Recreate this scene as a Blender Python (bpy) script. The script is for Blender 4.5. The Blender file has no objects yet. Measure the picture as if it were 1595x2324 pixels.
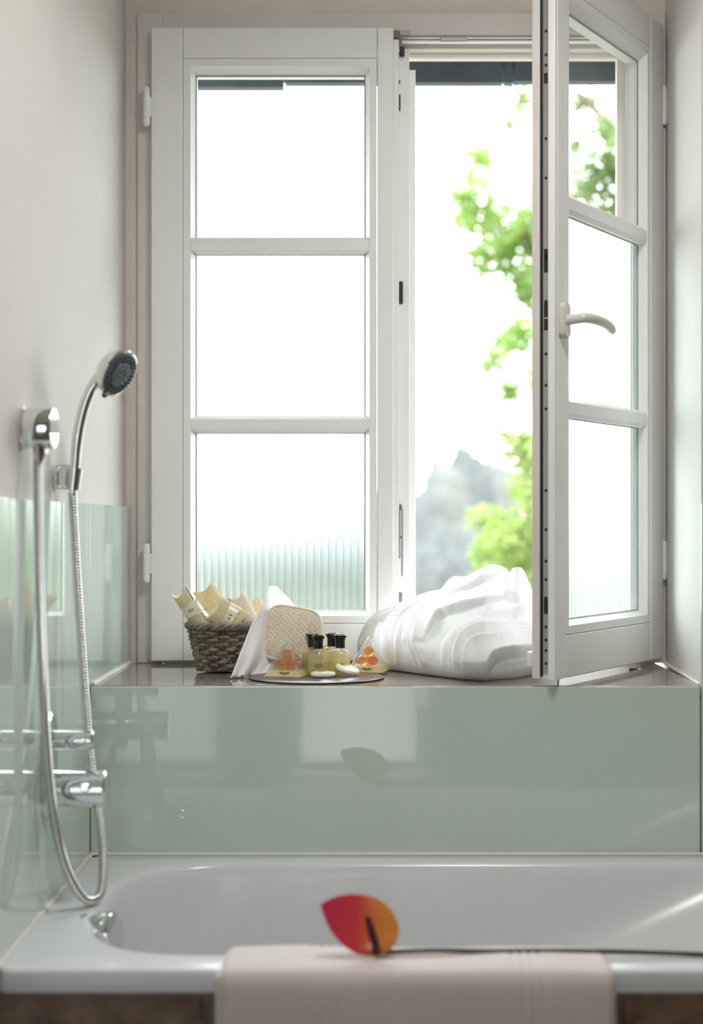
import bpy, bmesh, math, random
from mathutils import Vector, Matrix, Euler, noise
random.seed(7)
PI = math.pi
S = bpy.context.scene
COL = S.collection

# ------------------------------------------------------------------ camera, sky, exposure
F_PX, CX, CY, EYE = 3300.0, 840.0, 1185.0, 1.195      # focal length in px of the 1595x2324 frame, vanishing point, eye height
cam_d = bpy.data.cameras.new('camera'); cam = bpy.data.objects.new('camera', cam_d); COL.objects.link(cam)
cam.location = (0, 0, EYE); cam.rotation_euler = (PI/2, 0, 0)
cam_d.sensor_fit = 'VERTICAL'; cam_d.sensor_height = 36.0; cam_d.lens = 36.0*F_PX/2324.0
cam_d.shift_x = (797.5-CX)/2324.0; cam_d.shift_y = (CY-1162.0)/2324.0
cam_d.clip_start = 0.05; cam_d.clip_end = 500
cam_d.dof.use_dof = True; cam_d.dof.focus_distance = 3.0; cam_d.dof.aperture_fstop = 1.9
S.camera = cam
w = bpy.data.worlds.new('sky'); S.world = w; w.use_nodes = True
bg = w.node_tree.nodes['Background']; bg.inputs[0].default_value = (0.95, 0.958, 1.0, 1); bg.inputs[1].default_value = 9.3
S.view_settings.view_transform = 'Standard'; S.view_settings.look = 'None'
S.view_settings.exposure = 0.0; S.view_settings.gamma = 1.0; S.view_settings.use_curve_mapping = False
FILL_W = 15.5  # power of the added interior fill light
def add_fill_light(loc, size, watts):
    l = bpy.data.lights.new('fill_light', 'AREA'); l.shape = 'DISK'; l.size = size; l.energy = watts; l.color = (1.0, 0.985, 0.96)
    o = bpy.data.objects.new('fill_light', l); COL.objects.link(o); o.location = loc; return o

# ------------------------------------------------------------------ helpers
def P(px, py, D):
    """the point at depth D metres that stands at this place of the 1595x2324 frame"""
    return Vector(((px-CX)*D/F_PX, D, EYE+(CY-py)*D/F_PX))
def lin(c):
    return tuple((v/255/12.92 if v/255 <= 0.04045 else ((v/255+0.055)/1.055)**2.4) for v in c)
def mat(name, col, rough=0.5, metal=0.0, var=0.0, scale=8.0, bump=0.0, bscale=60.0, spec=0.5, coat=0.0, col2=None, sheen=0.0, sss=0.0, detail=4.0, stretch=None):
    m = bpy.data.materials.new(name); m.use_nodes = True; nt = m.node_tree; b = nt.nodes['Principled BSDF']
    c = lin(col)
    b.inputs['Base Color'].default_value = (*c, 1); b.inputs['Roughness'].default_value = rough; b.inputs['Metallic'].default_value = metal
    b.inputs['Specular IOR Level'].default_value = spec; b.inputs['Coat Weight'].default_value = coat
    if sheen: b.inputs['Sheen Weight'].default_value = sheen
    if sss:
        b.inputs['Subsurface Weight'].default_value = sss; b.inputs['Subsurface Radius'].default_value = (.01, .006, .003); b.inputs['Subsurface Scale'].default_value = 0.5
    tc = nt.nodes.new('ShaderNodeTexCoord'); src = tc.outputs['Object']
    if stretch:
        mp = nt.nodes.new('ShaderNodeMapping'); mp.inputs['Scale'].default_value = stretch; nt.links.new(src, mp.inputs[0]); src = mp.outputs[0]
    if var or col2:
        n = nt.nodes.new('ShaderNodeTexNoise'); n.inputs['Scale'].default_value = scale; n.inputs['Detail'].default_value = detail
        nt.links.new(src, n.inputs['Vector'])
        r = nt.nodes.new('ShaderNodeValToRGB'); r.color_ramp.elements[0].position = 0.32; r.color_ramp.elements[1].position = 0.68
        d = lin(col2) if col2 else tuple(x*(1-var) for x in c)
        r.color_ramp.elements[0].color = (*d, 1); r.color_ramp.elements[1].color = (*c, 1)
        nt.links.new(n.outputs['Fac'], r.inputs[0]); nt.links.new(r.outputs[0], b.inputs['Base Color'])
    if bump:
        n2 = nt.nodes.new('ShaderNodeTexNoise'); n2.inputs['Scale'].default_value = bscale; n2.inputs['Detail'].default_value = 3
        nt.links.new(src, n2.inputs['Vector'])
        bp = nt.nodes.new('ShaderNodeBump'); bp.inputs['Strength'].default_value = bump; bp.inputs['Distance'].default_value = 0.004
        nt.links.new(n2.outputs['Fac'], bp.inputs['Height']); nt.links.new(bp.outputs[0], b.inputs['Normal'])
    return m
def sheet_glass(name, tint=(1, 1, 1), translucent=0.0, gloss=1.0, rough=0.02, tl_col=(1, 1, 1), ribs=None):
    m = bpy.data.materials.new(name); m.use_nodes = True; nt = m.node_tree; nt.nodes.clear()
    out = nt.nodes.new('ShaderNodeOutputMaterial'); tr = nt.nodes.new('ShaderNodeBsdfTransparent'); tr.inputs[0].default_value = (*tint, 1)
    last = tr.outputs[0]
    if ribs:                                           # dark refraction lines put into the tint, greener between the ribs
        tc = nt.nodes.new('ShaderNodeTexCoord'); sp = nt.nodes.new('ShaderNodeSeparateXYZ'); nt.links.new(tc.outputs['Object'], sp.inputs[0])
        m1 = nt.nodes.new('ShaderNodeMath'); m1.operation = 'MULTIPLY_ADD'; m1.inputs[1].default_value = PI/ribs[0]; m1.inputs[2].default_value = ribs[1]; nt.links.new(sp.outputs[0], m1.inputs[0])
        m2 = nt.nodes.new('ShaderNodeMath'); m2.operation = 'SINE'; nt.links.new(m1.outputs[0], m2.inputs[0])
        m3 = nt.nodes.new('ShaderNodeMath'); m3.operation = 'ABSOLUTE'; nt.links.new(m2.outputs[0], m3.inputs[0])
        rr = nt.nodes.new('ShaderNodeValToRGB'); rr.color_ramp.elements[0].color = (*[t*k for t, k in zip(tint, (.74, .80, .79))], 1); rr.color_ramp.elements[1].color = (*tint, 1)
        rr.color_ramp.elements[1].position = .55; nt.links.new(m3.outputs[0], rr.inputs[0]); nt.links.new(rr.outputs[0], tr.inputs[0])
    if translucent:
        tl = nt.nodes.new('ShaderNodeBsdfRefraction' if ribs else 'ShaderNodeBsdfTranslucent'); tl.inputs[0].default_value = (*tl_col, 1)
        if ribs:
            tl.inputs['Roughness'].default_value = .42; tl.inputs['IOR'].default_value = 1.25
            mm = nt.nodes.new('ShaderNodeMix'); mm.data_type = 'RGBA'; mm.blend_type = 'MULTIPLY'; mm.inputs[0].default_value = 1; mm.inputs[7].default_value = (*tl_col, 1); nt.links.new(rr.outputs[0], mm.inputs[6]); nt.links.new(mm.outputs[2], tl.inputs[0])
        mx = nt.nodes.new('ShaderNodeMixShader'); mx.inputs[0].default_value = translucent
        nt.links.new(last, mx.inputs[1]); nt.links.new(tl.outputs[0], mx.inputs[2]); last = mx.outputs[0]
    gl = nt.nodes.new('ShaderNodeBsdfGlossy'); gl.inputs['Roughness'].default_value = rough
    fr = nt.nodes.new('ShaderNodeLayerWeight'); fr.inputs[0].default_value = .5
    pw = nt.nodes.new('ShaderNodeMath'); pw.operation = 'POWER'; pw.inputs[1].default_value = 5.0; nt.links.new(fr.outputs['Facing'], pw.inputs[0])
    mu = nt.nodes.new('ShaderNodeMath'); mu.operation = 'MULTIPLY_ADD'; mu.inputs[1].default_value = .92*gloss; mu.inputs[2].default_value = .07*gloss
    nt.links.new(pw.outputs[0], mu.inputs[0])
    mx2 = nt.nodes.new('ShaderNodeMixShader'); nt.links.new(mu.outputs[0], mx2.inputs[0])
    nt.links.new(last, mx2.inputs[1]); nt.links.new(gl.outputs[0], mx2.inputs[2]); nt.links.new(mx2.outputs[0], out.inputs[0])
    return m
def leaf_mat(name, c1, c2, tl):
    m = bpy.data.materials.new(name); m.use_nodes = True; nt = m.node_tree; nt.nodes.clear()
    out = nt.nodes.new('ShaderNodeOutputMaterial'); d = nt.nodes.new('ShaderNodeBsdfDiffuse'); t = nt.nodes.new('ShaderNodeBsdfTranslucent')
    tc = nt.nodes.new('ShaderNodeTexCoord'); n = nt.nodes.new('ShaderNodeTexNoise'); n.inputs['Scale'].default_value = 5
    nt.links.new(tc.outputs['Object'], n.inputs['Vector'])
    r = nt.nodes.new('ShaderNodeValToRGB'); r.color_ramp.elements[0].position = .35; r.color_ramp.elements[1].position = .65
    r.color_ramp.elements[0].color = (*c1, 1); r.color_ramp.elements[1].color = (*c2, 1)
    nt.links.new(n.outputs['Fac'], r.inputs[0]); nt.links.new(r.outputs[0], d.inputs[0]); nt.links.new(r.outputs[0], t.inputs[0])
    mx = nt.nodes.new('ShaderNodeMixShader'); mx.inputs[0].default_value = tl
    nt.links.new(d.outputs[0], mx.inputs[1]); nt.links.new(t.outputs[0], mx.inputs[2]); nt.links.new(mx.outputs[0], out.inputs[0])
    return m

def tag(o, label=None, cat=None, group=None, kind=None):
    if label: o['label'] = label
    if cat: o['category'] = cat
    if group: o['group'] = group
    if kind: o['kind'] = kind
    return o
def empty(name, loc=(0, 0, 0), rot=(0, 0, 0)):
    o = bpy.data.objects.new(name, None); COL.objects.link(o); o.location = loc; o.rotation_euler = rot; o.empty_display_size = .05
    return o
def link(o, parent, local):
    COL.objects.link(o)
    if parent is not None:
        o.parent = parent
        if not local:                                  # mesh is in world space: keep it there under a root that stands at its base
            q = parent; off = Vector((0, 0, 0))
            while q is not None:
                off += Vector(q.location); q = q.parent
            o.location = -off
    return o
def mobj(name, verts, faces, m, parent=None, smooth=True, local=False, sharp=None):
    me = bpy.data.meshes.new(name); me.from_pydata([tuple(v) for v in verts], [], faces); me.update()
    bm = bmesh.new(); bm.from_mesh(me); bmesh.ops.recalc_face_normals(bm, faces=bm.faces); bm.to_mesh(me); bm.free()
    for p in me.polygons: p.use_smooth = smooth
    if smooth and sharp: me.set_sharp_from_angle(angle=math.radians(sharp))
    me.materials.append(m)
    return link(bpy.data.objects.new(name, me), parent, local)
def bm_box(bm, x0, x1, y0, y1, z0, z1, bev=0.0, seg=2):
    r = bmesh.ops.create_cube(bm, size=1.0)
    for v in r['verts']:
        v.co = Vector((x0+(v.co.x+.5)*(x1-x0), y0+(v.co.y+.5)*(y1-y0), z0+(v.co.z+.5)*(z1-z0)))
    if bev:
        es = list({e for v in r['verts'] for e in v.link_edges})
        bmesh.ops.bevel(bm, geom=es, offset=bev, segments=seg, affect='EDGES', profile=.5)
def bmobj(name, bm, m, parent=None, smooth=False, local=False, sharp=40):
    me = bpy.data.meshes.new(name); bm.to_mesh(me); bm.free()
    for p in me.polygons: p.use_smooth = smooth
    if smooth and sharp: me.set_sharp_from_angle(angle=math.radians(sharp))
    me.materials.append(m)
    return link(bpy.data.objects.new(name, me), parent, local)
def box(name, x0, x1, y0, y1, z0, z1, m, parent=None, bev=0.0, local=False, seg=2):
    bm = bmesh.new(); bm_box(bm, min(x0, x1), max(x0, x1), min(y0, y1), max(y0, y1), min(z0, z1), max(z0, z1), bev, seg)
    return bmobj(name, bm, m, parent, smooth=False, local=local)
def prism(name, pts, axis, a, b, m, parent=None, local=False, smooth=False):
    """closed 2D outline extruded along an axis from a to b"""
    def mk(p, t):
        return (t, p[0], p[1]) if axis == 'x' else (p[0], t, p[1]) if axis == 'y' else (p[0], p[1], t)
    n = len(pts); vs = [mk(p, a) for p in pts]+[mk(p, b) for p in pts]
    fs = [tuple(range(n)), tuple(range(2*n-1, n-1, -1))]+[(i, (i+1) % n, n+(i+1) % n, n+i) for i in range(n)]
    return mobj(name, vs, fs, m, parent, smooth, local, sharp=35)
def spline(pts, n):
    """Catmull-Rom through pts (tuples of any length), n samples per span"""
    out = []; q = [pts[0]]+list(pts)+[pts[-1]]
    for i in range(1, len(q)-2):
        for k in range(n):
            t = k/n
            out.append(tuple(.5*((2*b)+(c-a)*t+(2*a-5*b+4*c-d)*t*t+(3*b-a-3*c+d)*t**3) for a, b, c, d in zip(q[i-1], q[i], q[i+1], q[i+2])))
    out.append(tuple(pts[-1])); return out
def sweep_geo(pts, rads, seg=12, closed=False, squash=1.0):
    pts = [Vector(p) for p in pts]; n = len(pts)
    if not hasattr(rads, '__len__'): rads = [rads]*n
    vs = []; fs = []; up = None
    for i, p in enumerate(pts):
        if closed: t = pts[(i+1) % n]-pts[i-1]
        else: t = pts[min(i+1, n-1)]-pts[max(i-1, 0)]
        t.normalize()
        if up is None:
            up = Vector((0, 0, 1)) if abs(t.z) < .9 else Vector((0, 1, 0))
        s = t.cross(up); s.normalize(); up = s.cross(t); up.normalize()
        for k in range(seg):
            a = 2*PI*k/seg; vs.append(p+(s*math.cos(a)*squash+up*math.sin(a))*rads[i])
    for i in range(n if closed else n-1):
        j = (i+1) % n
        for k in range(seg):
            fs.append((i*seg+k, i*seg+(k+1) % seg, j*seg+(k+1) % seg, j*seg+k))
    if not closed:
        fs.append(tuple(range(seg-1, -1, -1))); fs.append(tuple((n-1)*seg+k for k in range(seg)))
    return vs, fs
def sweep(name, pts, rads, m, parent=None, seg=12, closed=False, local=False, squash=1.0):
    v, f = sweep_geo(pts, rads, seg, closed, squash); return mobj(name, v, f, m, parent, True, local, sharp=60)
def lathe_geo(prof, seg=32, mtx=None):
    vs = []; fs = []; rings = []
    for r, h in prof:
        if r < 1e-6: rings.append([len(vs)]); vs.append(Vector((0, 0, h)))
        else:
            rings.append(list(range(len(vs), len(vs)+seg)))
            vs += [Vector((r*math.cos(2*PI*k/seg), r*math.sin(2*PI*k/seg), h)) for k in range(seg)]
    for a, b in zip(rings, rings[1:]):
        for k in range(seg):
            k2 = (k+1) % seg
            if len(a) == 1 and len(b) == 1: continue
            if len(a) == 1: fs.append((a[0], b[k2], b[k]))
            elif len(b) == 1: fs.append((a[k], a[k2], b[0]))
            else: fs.append((a[k], a[k2], b[k2], b[k]))
    if mtx: vs = [mtx @ v for v in vs]
    return vs, fs
def lathe(name, prof, m, parent=None, seg=32, mtx=None, local=False, sharp=35):
    v, f = lathe_geo(prof, seg, mtx); return mobj(name, v, f, m, parent, True, local, sharp)
def axis_mtx(loc, d, roll=0.0):
    d = Vector(d).normalized(); return Matrix.Translation(loc) @ d.to_track_quat('Z', 'Y').to_matrix().to_4x4() @ Matrix.Rotation(roll, 4, 'Z')
def grid(name, nu, nv, fn, m, parent=None, closed_u=False, local=False, solid=0.0, sharp=None, smooth=True):
    vs = [fn(i/(nu-1) if not closed_u else i/nu, j/(nv-1)) for j in range(nv) for i in range(nu)]
    fs = []
    for j in range(nv-1):
        for i in range(nu if closed_u else nu-1):
            i2 = (i+1) % nu; fs.append((j*nu+i, j*nu+i2, (j+1)*nu+i2, (j+1)*nu+i))
    o = mobj(name, vs, fs, m, parent, smooth, local, sharp)
    if solid:
        md = o.modifiers.new('thick', 'SOLIDIFY'); md.thickness = solid; md.offset = 0
    return o
def lerp_curve(tab, x):
    if x <= tab[0][0]: return tab[0][1]
    for (a, b), (c, d) in zip(tab, tab[1:]):
        if x <= c: return b+(d-b)*(x-a)/(c-a)
    return tab[-1][1]

# ------------------------------------------------------------------ materials
M = {}
M['plaster'] = mat('warm_white_plaster', (222, 218, 213), .85, var=.05, scale=3, bump=.15, bscale=40)
M['plaster_left'] = mat('cream_wall_plaster', (208, 205, 197), .85, var=.05, scale=3, bump=.15, bscale=40)
M['taupe'] = mat('taupe_wall_paint', (128, 112, 96), .7, var=.08, scale=3)
M['plaster_rough'] = mat('beige_plaster', (234, 222, 213), .9, var=.07, scale=9, bump=.35, bscale=26)
M['rear'] = mat('rear_wall_paint', (150, 144, 132), .8, var=.05, scale=3)
M['ceiling'] = mat('ceiling_paint', (232, 228, 220), .9, var=.03)
M['floor'] = mat('brown_stone_floor', (128, 112, 95), .35, var=.3, scale=5)
M['green_glass'] = mat('pale_green_back_painted_glass', (200, 213, 204), .03, spec=.5, coat=.25)
M['silicone'] = mat('white_silicone', (225, 222, 214), .45)
M['paint'] = mat('white_window_paint', (238, 238, 236), .38, var=.03, scale=4, bump=.04, bscale=14)
M['old_paint'] = mat('aged_white_frame_paint', (226, 219, 213), .5, var=.08, scale=7, bump=.4, bscale=22)
M['clear'] = sheet_glass('clear_window_glass', (.95, .975, .965), gloss=1.0)
RIB = (.4965-.0705-.053)/23
M['ribbed'] = sheet_glass('ribbed_window_glass', (.90, .95, .94), translucent=.93, gloss=1.0, rough=.08, tl_col=(.95, 1.0, 1.0), ribs=(RIB, -PI*.097/RIB))
M['gasket'] = mat('black_rubber_gasket', (40, 34, 38), .6)
M['strip'] = mat('grey_metal_lock_strip', (168, 176, 165), .35, metal=.6)
M['darkhole'] = mat('dark_metal', (52, 50, 50), .5, metal=.4)
M['keeper'] = mat('dull_steel', (128, 128, 130), .35, metal=.8)
M['brass'] = mat('brown_brass_keeper', (116, 102, 76), .45, metal=.3)
M['stone'] = mat('polished_brown_marble', (170, 156, 140), .06, col2=(122, 112, 102), scale=7, detail=8, coat=.3, stretch=(1, 2.4, 1))
M['apron'] = mat('brown_marble_panel', (150, 124, 102), .25, col2=(112, 92, 76), scale=22, detail=6)
M['acrylic'] = mat('white_bath_acrylic', (222, 223, 226), .22, spec=.5)
M['chrome'] = mat('chrome', (226, 228, 230), .045, metal=1.0)
M['chrome_soft'] = mat('hose_chrome', (205, 205, 203), .16, metal=1.0)
M['nozzle'] = mat('blue_grey_shower_face', (92, 104, 112), .3, var=.2, scale=60)
M['blackplastic'] = mat('black_plastic', (20, 20, 22), .22, coat=.4)
M['terry'] = mat('white_terry_cloth', (246, 246, 247), .95, bump=.22, bscale=900, sheen=.3)
M['terry2'] = mat('white_bath_towel_cloth', (232, 221, 216), .95, bump=.25, bscale=800, sheen=.3)
M['handle'] = mat('ivory_handle_enamel', (214, 210, 200), .3)
M['wicker'] = mat('grey_brown_wicker', (150, 136, 118), .6, col2=(92, 80, 68), scale=45, bump=.4, bscale=120)
M['card'] = mat('cream_card', (238, 222, 184), .55, var=.06, scale=20)
M['card_pink'] = mat('pinkish_paper_wrap', (222, 205, 192), .7, var=.06, scale=30)
M['band'] = mat('ivory_paper_band', (240, 230, 206), .25, coat=.3)
M['ink'] = mat('dark_brown_print', (84, 74, 56), .5)
M['sisal'] = mat('natural_sisal_knit', (244, 232, 212), .9, var=.1, scale=60, bump=.3, bscale=300)
M['bottle'] = sheet_glass('clear_bottle_plastic', (.97, .97, .93), gloss=.9, rough=.03)
M['soap'] = mat('ivory_soap', (246, 238, 226), .4, sss=.2, bump=.5, bscale=90)
M['acetate'] = sheet_glass('clear_acetate', (.96, .96, .96), translucent=.10, gloss=1.6, rough=.06)
M['acetate_edge'] = sheet_glass('creased_acetate_edge', (.9, .9, .9), translucent=.55, gloss=1.5, rough=.1)
M['tray'] = mat('dark_brown_polished_tray', (104, 86, 76), .28, col2=(70, 62, 58), scale=18, stretch=(1, 5, 1))
M['stem'] = mat('dark_flower_stem', (62, 58, 50), .5)
M['zinc'] = mat('weathered_dark_zinc', (82, 90, 100), .45, metal=.2, var=.25, scale=9)
M['bark'] = mat('tree_bark', (98, 84, 68), .9, var=.3, scale=12)
M['grass'] = mat('meadow_grass', (112, 117, 100), .95, var=.3, scale=.2)
m = bpy.data.materials.new('yellow_bath_liquid'); m.use_nodes = True; nt = m.node_tree; nt.nodes.clear()
o_ = nt.nodes.new('ShaderNodeOutputMaterial'); a_ = nt.nodes.new('ShaderNodeBsdfTransparent'); a_.inputs[0].default_value = (.98, .93, .72, 1)
b_ = nt.nodes.new('ShaderNodeBsdfTranslucent'); b_.inputs[0].default_value = (.95, .88, .62, 1); c_ = nt.nodes.new('ShaderNodeBsdfDiffuse'); c_.inputs[0].default_value = (.92, .86, .60, 1)
x1 = nt.nodes.new('ShaderNodeMixShader'); x1.inputs[0].default_value = .5; x2 = nt.nodes.new('ShaderNodeMixShader'); x2.inputs[0].default_value = .45
nt.links.new(b_.outputs[0], x1.inputs[1]); nt.links.new(c_.outputs[0], x1.inputs[2]); nt.links.new(a_.outputs[0], x2.inputs[1]); nt.links.new(x1.outputs[0], x2.inputs[2]); nt.links.new(x2.outputs[0], o_.inputs[0])
M['liquid'] = m
m = mat('orange_bath_oil_pearl', (250, 140, 20), .05); b = m.node_tree.nodes['Principled BSDF']
b.inputs['Transmission Weight'].default_value = .92; b.inputs['IOR'].default_value = 1.38; b.inputs['Base Color'].default_value = (1.0, .37, .006, 1); b.inputs['Roughness'].default_value = .02
M['pearl'] = m
# spathe: pink at the tip shading to orange at the base, as the flower itself is coloured
m = mat('anthurium_red', (206, 70, 84), .3, coat=.2); nt = m.node_tree; b = nt.nodes['Principled BSDF']
tc = nt.nodes.new('ShaderNodeTexCoord'); sp = nt.nodes.new('ShaderNodeSeparateXYZ'); tlu = nt.nodes.new('ShaderNodeBsdfTranslucent'); mxs = nt.nodes.new('ShaderNodeMixShader'); mxs.inputs[0].default_value = .5; nt.links.new(b.outputs[0], mxs.inputs[1]); nt.links.new(tlu.outputs[0], mxs.inputs[2]); nt.links.new(mxs.outputs[0], nt.nodes['Material Output'].inputs[0]); rp = nt.nodes.new('ShaderNodeValToRGB')
nt.links.new(tc.outputs['Generated'], sp.inputs[0]); nt.links.new(sp.outputs[0], rp.inputs[0]); nt.links.new(rp.outputs[0], b.inputs['Base Color']); nt.links.new(rp.outputs[0], tlu.inputs[0])
rp.color_ramp.elements[0].position = .1; rp.color_ramp.elements[0].color = (*lin((200, 52, 80)), 1)
rp.color_ramp.elements[1].position = .85; rp.color_ramp.elements[1].color = (*lin((216, 140, 66)), 1)
e = rp.color_ramp.elements.new(.45); e.color = (*lin((202, 64, 68)), 1)
M['spathe'] = m
M['spadix'] = mat('dark_purple_spadix', (70, 26, 40), .5, bump=.4, bscale=400)
M['fill_glass'] = mat('fill_lamp_glass', (240, 240, 235), .4)
M['frosted'] = sheet_glass('frosted_door_glass', (.9, .9, .9), translucent=.95, gloss=.6, rough=.2, tl_col=(.8, .8, .8))
M['doorpaint'] = mat('white_door_paint', (236, 234, 226), .4)

# ------------------------------------------------------------------ the room
XL, XR, YF, YW, YR, ZC = -0.545, 1.30, 2.785, 3.236, -1.35, 2.60   # left wall, right wall, bath wall, window wall, rear wall, ceiling
ZS, ZT, ZG = 0.882, 0.560, 1.230                                    # window sill, bath rim, top of the glass wainscot
def struct(o): o['kind'] = 'structure'; return o
struct(box('floor', XL-.15, XR+.15, YR-.15, 3.4, -.1, 0, M['floor']))
struct(box('ceiling', XL-.15, XR+.15, YR-.15, 3.4, ZC, ZC+.1, M['ceiling']))
wl = struct(box('wall_left', XL-.15, XL, YR-.15, 3.4, 0, ZC, M['plaster_left']))
struct(box('wall_right', XR, XR+.15, YR, 3.4, 0, ZC, M['taupe']))
bm = bmesh.new(); bm_box(bm, XL, -.37, YR-.15, YR, 0, ZC); bm_box(bm, .26, XR, YR-.15, YR, 0, ZC); bm_box(bm, -.37, .26, YR-.15, YR, 2.03, ZC)
struct(bmobj('wall_rear', bm, M['rear']))
bm = bmesh.new()
bm_box(bm, XL, XR, YF+.0005, 3.40, 0, .852)                                # below the sill
bm_box(bm, XL, .70, YW, 3.40, 2.327, ZC)                             # above the window
bm_box(bm, XL, -.517, YW, 3.40, .852, 2.327)                         # plaster strip left of the frame
wb = struct(bmobj('wall_back', bm, M['plaster_rough']))
prism('window_reveal', [(.634, YF), (XR, YF), (XR, 3.40), (.663, 3.40), (.657, YW)], 'z', .852, ZC, M['plaster'], wb)
# glass wainscot
GL = XL+.011
for y0, y1, z0, z1 in ((YR+.02, .15, 0.02, ZG), (.152, 1.45, .02, ZG), (1.452, 2.06, .02, ZG), (2.062, 2.738, ZT+.004, ZG), (2.740, YF-.0125, ZT+.004, ZG), (YF-.012, YW-.004, ZS+.003, ZG)):
    box('glass_panel', XL+.0005, GL, y0, y1, z0, z1, M['green_glass'], wl, .0008)
box('glass_panel', GL+.001, .6285, YF-.012, YF-.0005, ZT+.004, ZS-.0012, M['green_glass'], wb, .0008)
box('glass_panel', .632, XR-.002, YF-.012, YF-.0005, ZT+.004, ZG, M['green_glass'], wb, .0008)
# sill slab, its front edge flush with the glass
sill = struct(box('window_sill', GL+.0005, .6325, YF+.0002, 3.24, .853, ZS, M['stone'], None, .0012))
sweep('silicone_bead', [(GL+.002, 2.787, ZS+.001), (GL+.002, 3.22, ZS+.001)], .0055, M['silicone'], sill, 8)
sweep('silicone_bead', [(.632, 2.79, ZS+.001), (.652, 3.22, ZS+.001)], .004, M['silicone'], sill, 8)
# rear door, seen as a reflection in the glass
d = empty('door_1', (-.06, YR, 0)); d['kind'] = 'structure'
for x0, x1, z0, z1 in ((-.36, -.33, .01, 2.02), (.22, .25, .01, 2.02), (-.33, .22, .01, .06), (-.33, .22, 1.95, 2.02)): box('door_frame', x0, x1, YR-.05, YR-.01, z0, z1, M['doorpaint'], d, .003)
box('frosted_pane', -.33, .22, YR-.033, YR-.027, .06, 1.95, M['frosted'], d)
for x0, x1, z0, z1 in ((-.43, -.365, 0, 2.09), (.255, .32, 0, 2.09), (-.43, .32, 2.025, 2.09)): box('door_casing', x0, x1, YR, YR+.045, z0, z1, M['doorpaint'], d, .003)
# unseen lamp added over the bath to fill the room with light
lp = tag(empty('fill_lamp', (.30, 1.90, ZC)), 'added unseen fill lamp on the ceiling above the bathtub edge', 'lamp')
lathe('fill_lamp_base', [(0, 0), (.21, 0), (.21, -.02), (0, -.02)], M['chrome'], lp, 40, Matrix.Translation((.30, 1.90, ZC)))
lathe('fill_lamp_shade', [(.2, -.02), (.2, -.05), (.17, -.07), (0, -.08)], M['fill_glass'], lp, 40, Matrix.Translation((.30, 1.90, ZC)))
add_fill_light((.30, 1.90, ZC-.09), .4, FILL_W)

# ------------------------------------------------------------------ window: fixed frame
fr = empty('window_1', (.06, 3.23, ZS)); fr['kind'] = 'structure'
YA, YB = 3.226, 3.30
def step_profile(name, pts, m):           # boxes (x0,x1,y0,y1,z0,z1) joined into one frame member
    bm = bmesh.new()
    for p in pts: bm_box(bm, *p, .0015, 1)
    return bmobj(name, bm, m, fr, False)
FZ0, FZ1 = ZS+.0005, 2.326
step_profile('frame_jamb', [(-.5165, -.46, YA, YB, FZ0, FZ1), (-.465, -.43, YA+.03, YB, FZ0, FZ1)], M['old_paint'])
step_profile('frame_jamb', [(.600, .6555, YA, YB, FZ0, FZ1), (.578, .605, YA+.03, YB, FZ0, FZ1), (.556, .58, YA+.052, YB, FZ0, FZ1)], M['old_paint'])
step_profile('frame_head', [(-.46, .60, YA, YB, 2.275, FZ1), (-.46, .60, YA+.026, YB, 2.252, 2.28), (-.46, .60, YA+.05, YB, 2.240, 2.26)], M['old_paint'])
step_profile('frame_sill', [(-.46, .60, YA, YB, FZ0, .893), (-.46, .60, YA+.03, YB, .892, .918), (-.46, .60, YA+.052, YB, .917, .945)], M['paint'])
box('track_rail', .07, .598, YA-.004, YA+.012, 2.2655, 2.2690, M['paint'], fr, .0008)
box('track_rail', .07, .598, YA-.004, YA+.012, 2.2595, 2.2630, M['paint'], fr, .0008)
box('striker_plate', .155, .215, YA-.006, YA+.008, 2.2600, 2.2685, M['keeper'], fr, .0008)
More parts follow.
